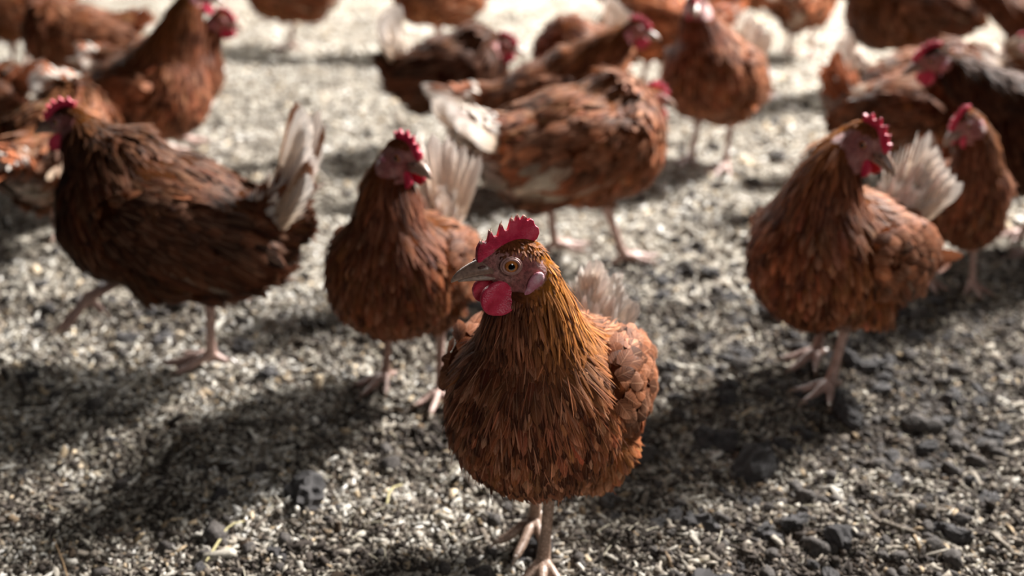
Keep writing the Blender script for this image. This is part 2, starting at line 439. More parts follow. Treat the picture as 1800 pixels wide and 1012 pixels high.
    def facemask(P):
        h = headco(P)
        e = ((h[:, 0]-0.004)/0.0230)**2 + ((h[:, 2]+0.0040)/0.0140)**2
        m = (e < 1) & (np.abs(h[:, 1]) < 0.03)
        m |= (h[:, 0] > 0.013) & (h[:, 0] < 0.04) & (np.abs(h[:, 2]) < 0.022) & (np.abs(h[:, 1]) < 0.03)
        return m
    BPi = np.array(Bp.inverted())
    def bodyco(P): return P @ BPi[:3, :3].T + BPi[:3, 3]
    nk = [np.array(p) for p in neck]
    nbA, ntA = np.array(nb), np.array(back_pt)
    nmA = nk[4]
    rump = np.array(t0); tailtip = np.array(t1)
    hue = hue-0.28; tint = np.array((1+0.25*hue, 1-0.1*hue, 1-0.3*hue))
    def region(P):
        """flow direction and weights"""
        dirs, ds = [], []
        segs = [(ntA, nmA, 0.020), (nmA, nbA, 0.036), (nbA, rump, 0.06), (rump, tailtip, 0.030)]
        for a, b, r in segs:
            d, t = seg_dist(P, a, b); ds.append(np.maximum(d-r*0.5, 0.004)); dirs.append(nrm(np.array(b)-a))
        for hip, hock, foot, _, s in legdata:
            d, t = seg_dist(P, np.array(hip)*0.4+np.array(hock)*0.6, np.array(hock)); ds.append(np.maximum(d-0.006, 0.004)*1.5)
            dirs.append(nrm(np.array(hock)-np.array(hip)))
        ds = np.array(ds); w = 1/ds**1.8; w /= w.sum(0)
        D = np.einsum('ij,ik->jk', w, np.array(dirs))
        bb = bodyco(P); D[:, 2] -= 1.1*np.clip((bb[:, 0]-0.0)/0.07, 0, 1)*np.clip((bb[:, 2]-0.09)/0.05, 0, 1)
        return D, w
    def palette(P, w, n):
        """plumage colour of each point: base and tip"""
        b = bodyco(P)
        neckw = w[0]+w[1]; tailw = w[3]; legw = w[4:].sum(0)
        v1 = vnoise(P, 38, seed)[:, None]; v2 = vnoise(P, 95, seed+5)[:, None]
        c = RUST*(0.55+0.80*v1) * np.exp(rng.normal(0, 0.30, (n, 1))) * np.exp(rng.normal(0, 0.10, (n, 3)))
        nt = np.clip((P-nbA) @ (ntA-nbA)/((ntA-nbA) @ (ntA-nbA)), 0, 1)[:, None]; axp = nbA+(ntA-nbA)*nt
        sd_ = nrm(P-axp); hd_ = np.array(Rh @ Vector((1, 0, 0))); fr_ = np.clip(0.5+0.8*((sd_ @ hd_)*nt[:, 0]+sd_[:, 0]*(1-nt[:, 0])), 0, 1)[:, None]
        nw_ = np.clip(neckw*1.4-0.15, 0, 1)[:, None]
        nc = GOLD*gold*(1-fr_)*(0.75+0.7*v2) + (DARK*2.0+RUST*0.30)*fr_*(0.5+1.0*v1) + RUST*(1-gold)*(1-fr_)
        c = c*(1-0.80*nw_) + nc*0.80*nw_*np.exp(rng.normal(0, 0.25, (n, 1)))
        lower = np.clip((0.150-b[:, 2])/0.06, 0, 1)[:, None]
        c = c*(1-0.45*lower) + TAN*0.85*0.45*lower
        back = np.clip((b[:, 2]-0.225)/0.03, 0, 1)[:, None]*(1-neckw[:, None])
        c = c*(1-0.3*back)+TAN*0.6*0.3*back
        dk = (rng.random(n) < spots*(0.4+2.4*(v2[:, 0] > 0.55)))[:, None]
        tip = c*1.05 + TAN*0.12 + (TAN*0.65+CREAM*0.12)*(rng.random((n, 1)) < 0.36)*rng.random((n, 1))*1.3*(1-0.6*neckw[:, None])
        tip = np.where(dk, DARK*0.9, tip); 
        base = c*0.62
        vent = (np.clip((-0.095-b[:, 0])/0.05, 0, 1)*np.clip((0.20-b[:, 2])/0.05, 0, 1))[:, None]
        tw = np.clip(tailw*1.3-0.35, 0, 1)[:, None]*tail_white
        wm = (vnoise(P, 30, seed+9)[:, None] < white*0.75)*np.clip(vent*0.9 + tw, 0, 1)
        wm = np.maximum(wm, backwhite*np.clip((-0.02-b[:, 0:1])/0.05, 0, 1)*np.clip((b[:, 2:3]-0.20)/0.02, 0, 1)*(v1 > 0.4))
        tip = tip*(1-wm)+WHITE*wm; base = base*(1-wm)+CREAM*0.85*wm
        tip = tip*(1-vent*0.5)+TAN*1.1*vent*0.5
        if patch:
            pm = np.clip(1.6-np.hypot(b[:, 0]-patch[0], b[:, 2]-patch[1])/patch[2]*1.3, 0, 1)[:, None]
            tip = tip*(1-pm)+CREAM*pm; base = base*(1-pm)+CREAM*0.8*pm
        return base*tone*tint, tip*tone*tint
    D, w = region(V)
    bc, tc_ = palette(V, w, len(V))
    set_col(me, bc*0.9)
    fm = facemask(V).astype(float)
    set_float(me, fm, 'face')
    body = link('body', me, M_BODY, root)
    # --- plumage over the body
    dens = {2: 0.0056, 1: 0.0090, 0: 0.0150}[near]
    def spacing(P):
        _, w = region(P); nkw = w[0]+w[1]
        h = headco(P); dh = np.linalg.norm(h*np.array((1, 1.2, 1)), axis=1)
        s = dens*(1-0.28*nkw)
        s = np.where(dh < 0.034, dens*0.42, s)
        return s
    P, Nn = sample_surface(me, spacing, 6 if near == 2 else 5)
    ok = ~facemask(P); P, Nn = P[ok], Nn[ok]
    D, w = region(P)
    # feathers look their best when the flow spreads around the breast
    D = D - Nn*(D*Nn).sum(1)[:, None]; D = nrm(D + 1e-6)
    jit = rng.normal(0, 0.16, len(P)); sd = np.cross(Nn, D)
    D = nrm(D*np.cos(jit)[:, None] + sd*np.sin(jit)[:, None])
    n = len(P); C0, C1 = palette(P, w, n)
    h = headco(P); dh = np.linalg.norm(h, axis=1)
    nkw = w[0]+w[1]; isneck = nkw+rng.normal(0, 0.17, n)+(vnoise(P, 60, 3)-0.5)*0.6 > 0.58; ishead = dh < 0.034; leg = w[4:].sum(0) > 0.55
    b = bodyco(P); fluff = (b[:, 0] < -0.06) & (b[:, 2] < 0.17)
    q = {2: 1.0, 1: 1.18, 0: 1.6}[near]
    L = np.where(isneck, 0.027, 0.0240); Wd = np.where(isneck, 0.0044, 0.0104)
    L = np.where(b[:, 2] > 0.215, L*1.1, L); L = np.where(leg, 0.014, L); Wd = np.where(leg, 0.008, Wd)
    L = np.where(ishead, 0.0075+0.008*np.clip((dh-0.018)/0.016, 0, 1), L); Wd = np.where(ishead, 0.0030, Wd)
    L = L*np.exp(rng.normal(0, 0.13, n))*(q**0.6); Wd = Wd*np.exp(rng.normal(0, 0.1, n))*q
    tilt = np.where(fluff, 0.40 if near < 2 else 0.22, 0.13 if near < 2 else 0.09)+rng.random(n)*0.06; tilt = np.where(isneck, tilt*0.75, tilt); tilt = np.where(ishead, 0.20, tilt); curve = np.where(isneck, 0.04, 0.12)
    parts = []
    K = {2: 6, 1: 4, 0: 3}[near]
    for kind, m in (('lance', isneck | ishead), ('round', ~(isneck | ishead))):
        if m.sum() == 0: continue
        nm = 'hackle' if kind == 'lance' else 'plumage'
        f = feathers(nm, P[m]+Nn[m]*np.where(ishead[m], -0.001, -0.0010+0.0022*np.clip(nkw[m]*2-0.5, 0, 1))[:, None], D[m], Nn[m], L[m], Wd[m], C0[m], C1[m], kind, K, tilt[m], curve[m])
        tag(link(nm, f, M_FEATHER, root), kind='stuff')
    if near:
        m = (rng.random(len(P)) < (0.30 if near == 2 else 0.2)) & ~ishead & ~leg
        k_ = m.sum(); wc_ = C1[m]*(0.9+0.5*rng.random((k_, 1)))+TAN*tone*0.22*(rng.random((k_, 1)))
        f = feathers('filoplume', P[m]+Nn[m]*0.0012, nrm(D[m]+rng.normal(0, 0.10, (k_, 3))), Nn[m], L[m]*1.05, 0.0014*q*(0.7+0.6*rng.random(k_)), wc_*0.8, wc_, 'lance', K, tilt[m], curve[m])
        tag(link('filoplume', f, M_FEATHER, root), kind='stuff')
    # --- folded wings
    for s in (1, -1):
        wc = B(-0.030, 0.068*s*belly, 0.198-wing_droop)
        Rw = rotb @ Euler((R(6*s), R(-4), R(7*s))).to_matrix()
        bm = bmesh.new(); ellipsoid(bm, wc, (0.104, 0.021, 0.050), Rw, 28, 18)
        wm = bpy.data.meshes.new('wing'); bm.normal_update(); bm.to_mesh(wm); bm.free()
        for p in wm.polygons: p.use_smooth = True
        set_col(wm, RUST*0.25*tone); set_float(wm, np.zeros(len(wm.vertices)), 'face')
        wing = link('wing', wm, M_BODY, root)
        sp = {2: 0.0105, 1: 0.013, 0: 0.020}[near]
        Pw, Nw = sample_surface(wm, lambda p: np.full(len(p), sp), 6)
        Wi = np.array(Rw.inverted()); loc = (Pw-np.array(wc)) @ Wi.T
        ok = loc[:, 1]*s > -0.002; Pw, Nw, loc = Pw[ok], Nw[ok], loc[ok]
        sx = (0.104-loc[:, 0])/0.208
        ang = -0.22 + 0.30*loc[:, 2]/0.05
        d = np.stack([-np.cos(ang), np.zeros_like(ang), np.sin(ang)*0.9], 1) @ np.array(Rw).T
        d = nrm(d - Nw*(d*Nw).sum(1)[:, None]); jit = rng.normal(0, 0.13, len(d)); sd = np.cross(Nw, d)
        d = nrm(d*np.cos(jit)[:, None]+sd*np.sin(jit)[:, None]); n = len(Pw)
        v1 = vnoise(Pw, 45, seed+3)[:, None]; v2 = vnoise(Pw, 120, seed+4)[:, None]
        c = (RUST*0.75+TAN*0.22)*(0.55+0.75*v1)*np.exp(rng.normal(0, 0.28, (n, 1)))
        tip = c*1.0+CREAM*0.09*(rng.random((n, 1)) > 0.45)
        tip = np.where(rng.random((n, 1)) < 0.12+spots, c*0.35, tip)
        ww = (vnoise(Pw, 34, seed+8)[:, None] < 0.42*backwhite+0.06*white)*1.0; tip = tip*(1-ww)+WHITE*0.9*ww
        c = np.where(rng.random((n, 1)) < 0.25, c*0.45, c*0.8)
        lw = (0.021+0.016*sx)*np.exp(rng.normal(0, 0.1, n))*q**0.4
        if patch:
            bw = bodyco(Pw); pm = np.clip(1.6-np.hypot(bw[:, 0]-patch[0], bw[:, 2]-patch[1])/patch[2]*1.3, 0, 1)[:, None]
            tip = tip*(1-pm)+CREAM*pm; c = c*(1-pm)+CREAM*0.8*pm
        f = feathers('wing_covert', Pw-Nw*0.001, d, Nw, lw, 0.0165*q*np.ones(n), c*tone*tint, tip*tone*tint, 'round', K, 0.17+rng.random(n)*0.06, 0.10)
        cov = tag(link('wing_covert', f, M_FEATHER, wing), kind='stuff')
        # flight feathers: quills stacked along the lower edge
        nf = 11; qs = []
        for k in range(nf):
            u = k/(nf-1)
            o = Vector((0.035-0.085*u, s*(0.0225-0.006*abs(u-0.4)), -0.022+0.040*u*0.6-0.012*(1-u)))
            a = R(-12+14*u); dd = Rw @ Vector((-math.cos(a), s*(-0.10-0.03*u), math.sin(a)))
            nn = Rw @ Vector((0, s, 0.25)); nn = (nn - dd*nn.dot(dd)).normalized()
            L_ = 0.082+0.018*math.sin(u*3.0); cc = (RUST*0.72+TAN*0.25)*(0.65+0.5*rng.random())*tone
            t_ = cc*1.15
            if rng.random() < white*0.18: t_ = CREAM*0.85*tone; cc = cc*0.6+CREAM*0.3
            qs.append((Rw @ o + wc, dd.normalized(), nn, L_, cc, t_))
        groups = [[x] for x in qs] if near >= 1 else [qs]
        for gq in groups:
            f = feathers('flight_feather', np.array([np.array(x[0]) for x in gq]), np.array([np.array(x[1]) for x in gq]), np.array([np.array(x[2]) for x in gq]),
                         np.array([x[3] for x in gq]), 0.019, np.array([x[4] for x in gq]), np.array([x[5] for x in gq]), 'quill', 7, 0.05, 0.06)
            o = link('flight_feather', f, M_FEATHER, wing)
            if len(gq) > 1: o.name = 'flight_feathers'; tag(o, kind='stuff')
    # --- tail: tent of stiff feathers
    tl = []
    nt_ = 14
    for k in range(nt_):
        s = 1 if k % 2 else -1; u = (k//2)/(nt_//2-1)
        e = el*(1.18-0.42*u); yaw = s*(0.05+0.34*u)*tail_spread
        d = Vector((-math.cos(e)*math.cos(yaw), math.cos(e)*math.sin(yaw)+s*0.10*u*tail_spread, math.sin(e))).normalized()
        nn = Vector((0.35*math.sin(e), s*0.9, 0.25)); nn = (nn-d*nn.dot(d)).normalized()
        o = t0 + Vector((0.0, s*(0.004+0.012*u), -0.006*u)) + d*0.022
        Lf = (0.105-0.022*u)*tail_len*(0.93+0.14*rng.random())
        tw_ = 1.0 if tail_white > 0.85 else tail_white; wt = rng.random() < tw_
        base = (RUST*0.9+TAN*0.3)*tone if rng.random() > tw_*0.92 else CREAM*0.95
        tipc = (WHITE if wt else (RUST+TAN*0.5)*tone)*(0.9+0.15*rng.random())
        tl.append((o, d, nn, Lf, base, tipc, s*(0.06+0.10*rng.random())))
    tb = bmesh.new(); tube(tb, [t0+(t1-t0)*0.2, t1+(t1-t0)*0.15], [0.022, 0.011], 12)
    tm = bpy.data.meshes.new('tail'); tb.to_mesh(tm); tb.free(); set_col(tm, (RUST*0.5*(1-tail_white)+CREAM*0.6*tail_white)); set_float(tm, np.zeros(len(tm.vertices)), 'face')
    tail = link('tail', tm, M_BODY, root)
    for gq in ([[x] for x in tl] if near >= 1 else [tl]):
        A = lambda i: np.array([np.array(x[i]) for x in gq])
        f = feathers('tail_feather', A(0), A(1), A(2), A(3), 0.027, A(4), A(5), 'quill', 8, 0.04, -0.02, 0.12, bend=A(6))
        o = link('tail_feather', f, M_FEATHER, tail)
        if len(gq) > 1: o.name = 'tail_feathers'; tag(o, kind='stuff')
    # soft coverts at the tail root
    n = {2: 260, 1: 170, 0: 70}[near]
    th = rng.random(n)*2*math.pi; tt = rng.random(n)
    ax = np.array((t1-t0).normalized()); ex = nrm(np.cross(ax, np.array((0, 1, 0.0)))); ey = np.cross(ax, ex)
    rad = nrm(np.cos(th)[:, None]*ex + np.sin(th)[:, None]*ey)
    Pp = np.array(t0) + ax*(tt*0.055)[:, None] + rad*(0.026-0.012*tt)[:, None]
    d = nrm(ax + rad*0.10 + rng.normal(0, 0.13, (n, 3)))
    wv = (rng.random((n, 1)) < (1.0 if tail_white > 0.85 else tail_white*0.75))*1.0
    c0 = (RUST+TAN*0.3)*tone*(1-wv)+CREAM*0.85*wv; c1 = (RUST+TAN*0.8)*tone*(1-wv)+WHITE*wv
    nr = nrm(rad - d*(rad*d).sum(1)[:, None])
    f = feathers('tail_covert', Pp, d, nr, 0.040*(0.8+0.5*rng.random(n)), 0.015, c0*(0.8+0.3*rng.random((n, 1))), c1, 'round', max(K, 4), 0.10, 0.02, bend=rng.normal(0, 0.12, n))
    tag(link('tail_covert', f, M_FEATHER, tail), kind='stuff')
    # --- head parts
    def place(me, V=None):
        me.transform(HM); me.update(); return me
    cp = comb_profile(comb or ('main' if near == 2 else 'plain'))
    cme, CV, ck = comb_mesh(1.0, cp, {2: 0.0007, 1: 0.0012, 0: 0.0018}[near], 0.0050, lean=0.0015, wave=0.0012)
    tipm = np.clip((CV[:, 2]-(0.0365 if near == 2 else 0.0305))/0.003, 0, 1)*0
    if near == 2:
        tips = [(0.0256, 0.0175), (0.0191, 0.0258), (0.0113, 0.0312), (0.0034, 0.0352), (-0.0016, 0.0372), (-0.0074, 0.0362)]
        for (tx, tz) in tips: tipm = np.maximum(tipm, np.clip((0.0015-np.hypot(CV[:, 0]-tx, CV[:, 2]-tz-0.0005))/0.0010, 0, 1)*0.6)
    set_float(cme, tipm, 'tip')
    link('comb', place(cme), M_COMB, root)
    if near == 2:
        # thin pale points on the comb teeth
        bm = bmesh.new()
        for (tx, tz) in tips[:5]:
            tx, tz = (tx-0.005)*0.92+0.006, (tz-0.008)*0.90+0.0065
            tube(bm, [(tx, 0.0015, tz-0.001), (tx-0.0002, 0.0017, tz+0.0012), (tx-0.0006, 0.0017, tz+0.0032)], [0.0006, 0.0004, 0.00015], 8)
        pm = bpy.data.meshes.new('comb_point'); bm.to_mesh(pm); bm.free(); set_col(pm, (0.78, 0.62, 0.42))
        link('comb_point', place(pm), M_BEAK, root)
    # beak
    bm = bmesh.new()
    def loft(sections, seg=16):
        prev = None
        for (x, z, hw, up, dn) in sections:
            ring = []
            for k in range(seg):
                a = 2*math.pi*k/seg; sy, cz = math.cos(a), math.sin(a)
                ring.append(bm.verts.new(((x-0.016)*0.93+0.0165, hw*sy*(1-0.25*max(cz, 0)**2), z + (up*cz if cz > 0 else dn*cz))))
            if prev:
                for k in range(seg): bm.faces.new((prev[k], prev[(k+1) % seg], ring[(k+1) % seg], ring[k]))
            else: bm.faces.new(ring[::-1])
            prev = ring
        bm.faces.new(prev)
    loft([(0.0170, -0.0035, 0.0092, 0.0085, 0.0040), (0.0225, -0.0038, 0.0087, 0.0078, 0.0036), (0.0280, -0.0048, 0.0076, 0.0070, 0.0032), (0.0330, -0.0060, 0.0064, 0.0061, 0.0028),
          (0.0380, -0.0076, 0.0051, 0.0051, 0.0023), (0.0420, -0.0094, 0.0037, 0.0040, 0.0018), (0.0448, -0.0110, 0.0023, 0.0028, 0.0013), (0.0464, -0.0122, 0.0009, 0.0012, 0.0007)])
    bme = bpy.data.meshes.new('upper_beak'); bm.normal_update(); bm.to_mesh(bme); bm.free()
    for p in bme.polygons: p.use_smooth = True
    bv = verts(bme); u = np.clip((bv[:, 0]-0.018)/0.031, 0, 1)[:, None]; low = np.clip((-(bv[:, 2]+0.0035+u[:, 0]*0.006))/0.003, 0, 1)[:, None]
    horn = np.array((0.24, 0.135, 0.10))*(1-u)+np.array((0.36, 0.235, 0.175))*u
    horn = horn*(1-low*0.6)+np.array((0.56, 0.42, 0.33))*low*0.6
    if near < 2: horn = horn*0.9
    set_col(bme, horn); beak = link('beak', place(bme), M_BEAK, root)
    bm = bmesh.new()
    loft([(0.0150, -0.0088, 0.0076, 0.0030, 0.0036), (0.0230, -0.0090, 0.0068, 0.0026, 0.0030), (0.0310, -0.0098, 0.0052, 0.0022, 0.0022), (0.0370, -0.0108, 0.0036, 0.0016, 0.0014), (0.0410, -0.0118, 0.0016, 0.0010, 0.0008)])
    bme = bpy.data.meshes.new('lower_beak'); bm.normal_update(); bm.to_mesh(bme); bm.free()
    for p in bme.polygons: p.use_smooth = True
    set_col(bme, (0.42, 0.31, 0.25)); link('lower_beak', place(bme), M_BEAK, root)
    bm = bmesh.new()
    for s in (1, -1): ellipsoid(bm, (0.0255, s*0.0074, 0.0000), (0.0026, 0.0012, 0.0010), Euler((0, R(12), R(-12*s))).to_matrix(), 12, 8)
    nm = bpy.data.meshes.new('nostril'); bm.to_mesh(nm); bm.free(); set_col(nm, (0.10, 0.04, 0.035)); link('nostril', place(nm), M_BEAK, beak)
    # wattles
    for s in (1, -1):
        bm = bmesh.new()
        pts = []
        big = 0.88 if near == 2 else 0.72
        for k in range(22):
            a = 2*math.pi*k/22; rr = 0.0138*big*(1+0.10*math.cos(a*2+0.6))
            x = 0.0132+rr*math.cos(a)*1.02; z = -0.0120-0.0125*big+rr*math.sin(a)*1.06
            if z > -0.014: x = 0.0145+(x-0.0145)*0.85
            pts.append((x, z))
        vs = [bm.verts.new((x, 0, z)) for x, z in pts]; f = bm.faces.new(vs); bmesh.ops.triangulate(bm, faces=[f])
        ex = bmesh.ops.extrude_face_region(bm, geom=list(bm.faces))
        for v in ex['geom']:
            if isinstance(v, bmesh.types.BMVert): v.co.y += 0.0042
        wme = remeshed(bm, 0.0008 if near == 2 else 0.0014, 7 if near == 2 else 3, 'wattle')
        wv = verts(wme); wv[:, 1] = (wv[:, 1]-0.0021)*1.15 + s*(0.0072 + 0.22*np.clip(-0.012-wv[:, 2], 0, 1)) + 0.0011*np.sin(wv[:, 0]*260+wv[:, 2]*180)
        wme.vertices.foreach_set('co', wv.ravel()); wme.update()
        link('wattle', place(wme), M_WATTLE, root)
        # ear lobe
        bm = bmesh.new()
        ellipsoid(bm, (-0.0105, s*0.0166, -0.0105), (0.0062, 0.0026, 0.0088), Euler((R(-10*s), R(-22), R(14*s))).to_matrix(), 20, 16)
        ellipsoid(bm, (-0.0070, s*0.0160, -0.0180), (0.0044, 0.0023, 0.0070), Euler((R(-8*s), R(-30), 0)).to_matrix(), 16, 12)
        lme = remeshed(bm, 0.0010, 3, 'ear_lobe')
        link('ear_lobe', place(lme), M_LOBE, root)
        # eye and lids
        ec = Vector((0.0065, s*0.0122, 0.0018)); out = Vector((0.22, s*1.0, 0.10)).normalized()
        bm = bmesh.new(); bmesh.ops.create_uvsphere(bm, u_segments=40 if near == 2 else 20, v_segments=32 if near == 2 else 16, radius=0.0055,
                                                    matrix=out.to_track_quat('Z', 'Y').to_matrix().to_4x4())
        bmesh.ops.translate(bm, verts=bm.verts, vec=ec)
        eme = bpy.data.meshes.new('eye'); bm.to_mesh(eme); bm.free()
        for p in eme.polygons: p.use_smooth = True
        ev = verts(eme); cs = nrm(ev-np.array(ec)) @ np.array(out); an = np.degrees(np.arccos(np.clip(cs, -1, 1)))
        ir = np.array((0.52, 0.17, 0.035)) if near == 2 else np.array((0.40, 0.13, 0.04))
        cc = np.where(an[:, None] < 24, np.array((0.004, 0.004, 0.005)), ir); cc = np.where(an[:, None] > 47, ir*0.35, cc); cc = np.where(an[:, None] > 58, np.array((0.03, 0.012, 0.01)), cc)
        set_col(eme, cc); eye = link('eye', place(eme), M_EYE, root)
        bm = bmesh.new()
        q0 = out.to_track_quat('Z', 'Y').to_matrix()
        for rr, tr_, off in ((0.0051, 0.0010, 0.0032), (0.0062, 0.0009, 0.0022)):
            seg = 36; prev = None; rings = []
            for k in range(seg):
                a = 2*math.pi*k/seg; c = Vector((math.cos(a)*rr*1.10, math.sin(a)*rr*0.92, off))
                rd = Vector((math.cos(a), math.sin(a), 0))
                rings.append([bm.verts.new(ec + q0 @ (c + (rd*math.cos(p) + Vector((0, 0, 1))*math.sin(p))*tr_)) for p in [2*math.pi*j/8 for j in range(8)]])
            for k in range(seg):
                A_, B_ = rings[k], rings[(k+1) % seg]
                for j in range(8): bm.faces.new((A_[j], B_[j], B_[(j+1) % 8], A_[(j+1) % 8]))
        lm = bpy.data.meshes.new('eyelid'); bmesh.ops.recalc_face_normals(bm, faces=bm.faces); bm.to_mesh(lm); bm.free()
        for p in lm.polygons: p.use_smooth = True
        set_col(lm, (0.40, 0.21, 0.18) if near == 2 else (0.30, 0.12, 0.12)); link('eyelid', place(lm), M_LID, eye)
    # --- bare legs with toes and claws
    for hip, hock, foot, fyaw, s in legdata:
        bm = bmesh.new(); A = []
        fw = Matrix.Rotation(R(fyaw), 3, 'Z')
        lifted = foot.z > 0.03
        tube(bm, [hock+Vector((0.002, 0, 0.006)), hock, hock*0.7+foot*0.3, hock*0.3+foot*0.7, foot+Vector((0, 0, 0.002))], [0.0080, 0.0085, 0.0062, 0.0060, 0.0080], 12)
        claws = []
        for a, ln in ((0, 0.056), (34, 0.045), (-34, 0.045), (180, 0.020)):
            d = fw @ Vector((math.cos(R(a)), math.sin(R(a)), 0)); dn = Vector((0, 0, -1))
            if lifted: d = (d + dn*0.9).normalized()
            z0 = foot.z
            pts = []
            for t, zz in ((0, 0.002), (0.35, 0.001), (0.7, -0.0045), (1.0, -0.006)):
                p = foot + d*ln*t; p.z += zz if not lifted else (-0.004*t*t)
                pts.append(p)
            tube(bm, pts, [0.0068, 0.0056, 0.0052, 0.0042], 10)
            c0 = pts[-1]; claws.append([c0, c0+d*0.005+Vector((0, 0, 0.0012)), c0+d*0.013+Vector((0, 0, -0.003))])
        lme = remeshed(bm, 0.0014 if near == 2 else 0.0020, 2, 'leg')
        lv = verts(lme); base = np.array((0.52, 0.36, 0.27)) if near == 2 else np.array((0.60, 0.40, 0.34))
        low = np.clip((0.03-lv[:, 2])/0.03, 0, 1)[:, None]
        vn = vnoise(lv, 120, seed)[:, None]
        set_col(lme, base*(1-0.30*low)*(0.75+0.45*vn)); lo = link('leg', lme, M_LEG, root)
        for c in claws:
            bm = bmesh.new(); tube(bm, c, [0.0034, 0.0026, 0.0007], 8)
            cm = bpy.data.meshes.new('claw'); bm.to_mesh(cm); bm.free(); set_col(cm, (0.30, 0.22, 0.17)); link('claw', cm, M_BEAK, lo)
    return root

# ------------------------------------------------------------ floor of deep litter
def floor_height(P2):
    P = np.concatenate([P2, np.zeros((len(P2), 1))], 1)
    h = (vnoise(P, 5, 1)-0.5)*0.014 + (vnoise(P, 17, 2)-0.5)*0.011 + (vnoise(P, 46, 3)-0.5)*0.008 + (vnoise(P, 110, 4)-0.5)*0.0045
    return h - 0.004
def litter_ground_material():
    m, nt, b, n, l = mat('deep_litter')
    tc = N(nt, 'ShaderNodeTexCoord')
    v = N(nt, 'ShaderNodeTexVoronoi'); v.inputs['Scale'].default_value = 210; v.inputs['Randomness'].default_value = 1
    l.new(tc.outputs['Object'], v.inputs[0])
    v2 = N(nt, 'ShaderNodeTexVoronoi'); v2.inputs['Scale'].default_value = 520; l.new(tc.outputs['Object'], v2.inputs[0])
    s1 = N(nt, 'ShaderNodeSeparateColor'); l.new(v.outputs[1], s1.inputs[0]); s2 = N(nt, 'ShaderNodeSeparateColor'); l.new(v2.outputs[1], s2.inputs[0])
    no = N(nt, 'ShaderNodeTexNoise'); no.inputs['Scale'].default_value = 9; no.inputs['Detail'].default_value = 6; no.inputs['Roughness'].default_value = 0.65
    l.new(tc.outputs['Object'], no.inputs[0])
    f = math_(nt, 'ADD', math_(nt, 'MULTIPLY', s1.outputs[0], 0.55), math_(nt, 'MULTIPLY', s2.outputs[1], 0.45))
    f = math_(nt, 'ADD', f, math_(nt, 'MULTIPLY', math_(nt, 'SUBTRACT', no.outputs[0], 0.5), 0.9))
    c = ramp(nt, f, [(0.10, (0.030, 0.024, 0.020)), (0.32, (0.12, 0.10, 0.082)), (0.52, (0.27, 0.235, 0.19)), (0.70, (0.42, 0.38, 0.31)), (0.90, (0.62, 0.58, 0.50))])
    l.new(c, b.inputs['Base Color']); b.inputs['Roughness'].default_value = 0.95; b.inputs['Specular IOR Level'].default_value = 0.2
    h = math_(nt, 'ADD', v.outputs[0], math_(nt, 'MULTIPLY', v2.outputs[0], 0.5))
    bp = N(nt, 'ShaderNodeBump'); bp.inputs['Strength'].default_value = 0.8; bp.inputs['Distance'].default_value = 0.003; bp.invert = True
    l.new(h, bp.inputs['Height']); l.new(bp.outputs[0], b.inputs['Normal'])
    return m
M_GROUND = litter_ground_material()
M_CHIP = attr_material('litter_chip', 0.9, 0.2, 500, 0.5, 0.0008, 0.35)
M_CLUMP = attr_material('dropping_clump', 0.85, 0.25, 330, 0.9, 0.0015, 0.55)
rows, cols = 460, 430
k = np.linspace(0, 1, rows); Yr = 0.45*(9.0/0.45)**k
cx = np.linspace(-1, 1, cols)
XX = cx[None, :]*(0.25+0.62*Yr[:, None]); YY = np.repeat(Yr[:, None], cols, 1)
P2 = np.stack([XX.ravel(), YY.ravel()], 1)
ii = (np.arange(rows-1)[:, None]*cols + np.arange(cols-1)[None, :]).ravel()
fl = np_mesh('floor', np.concatenate([P2, floor_height(P2)[:, None]], 1), np.stack([ii, ii+1, ii+cols+1, ii+cols], 1))
floor = tag(link('floor', fl, M_GROUND), kind='structure')

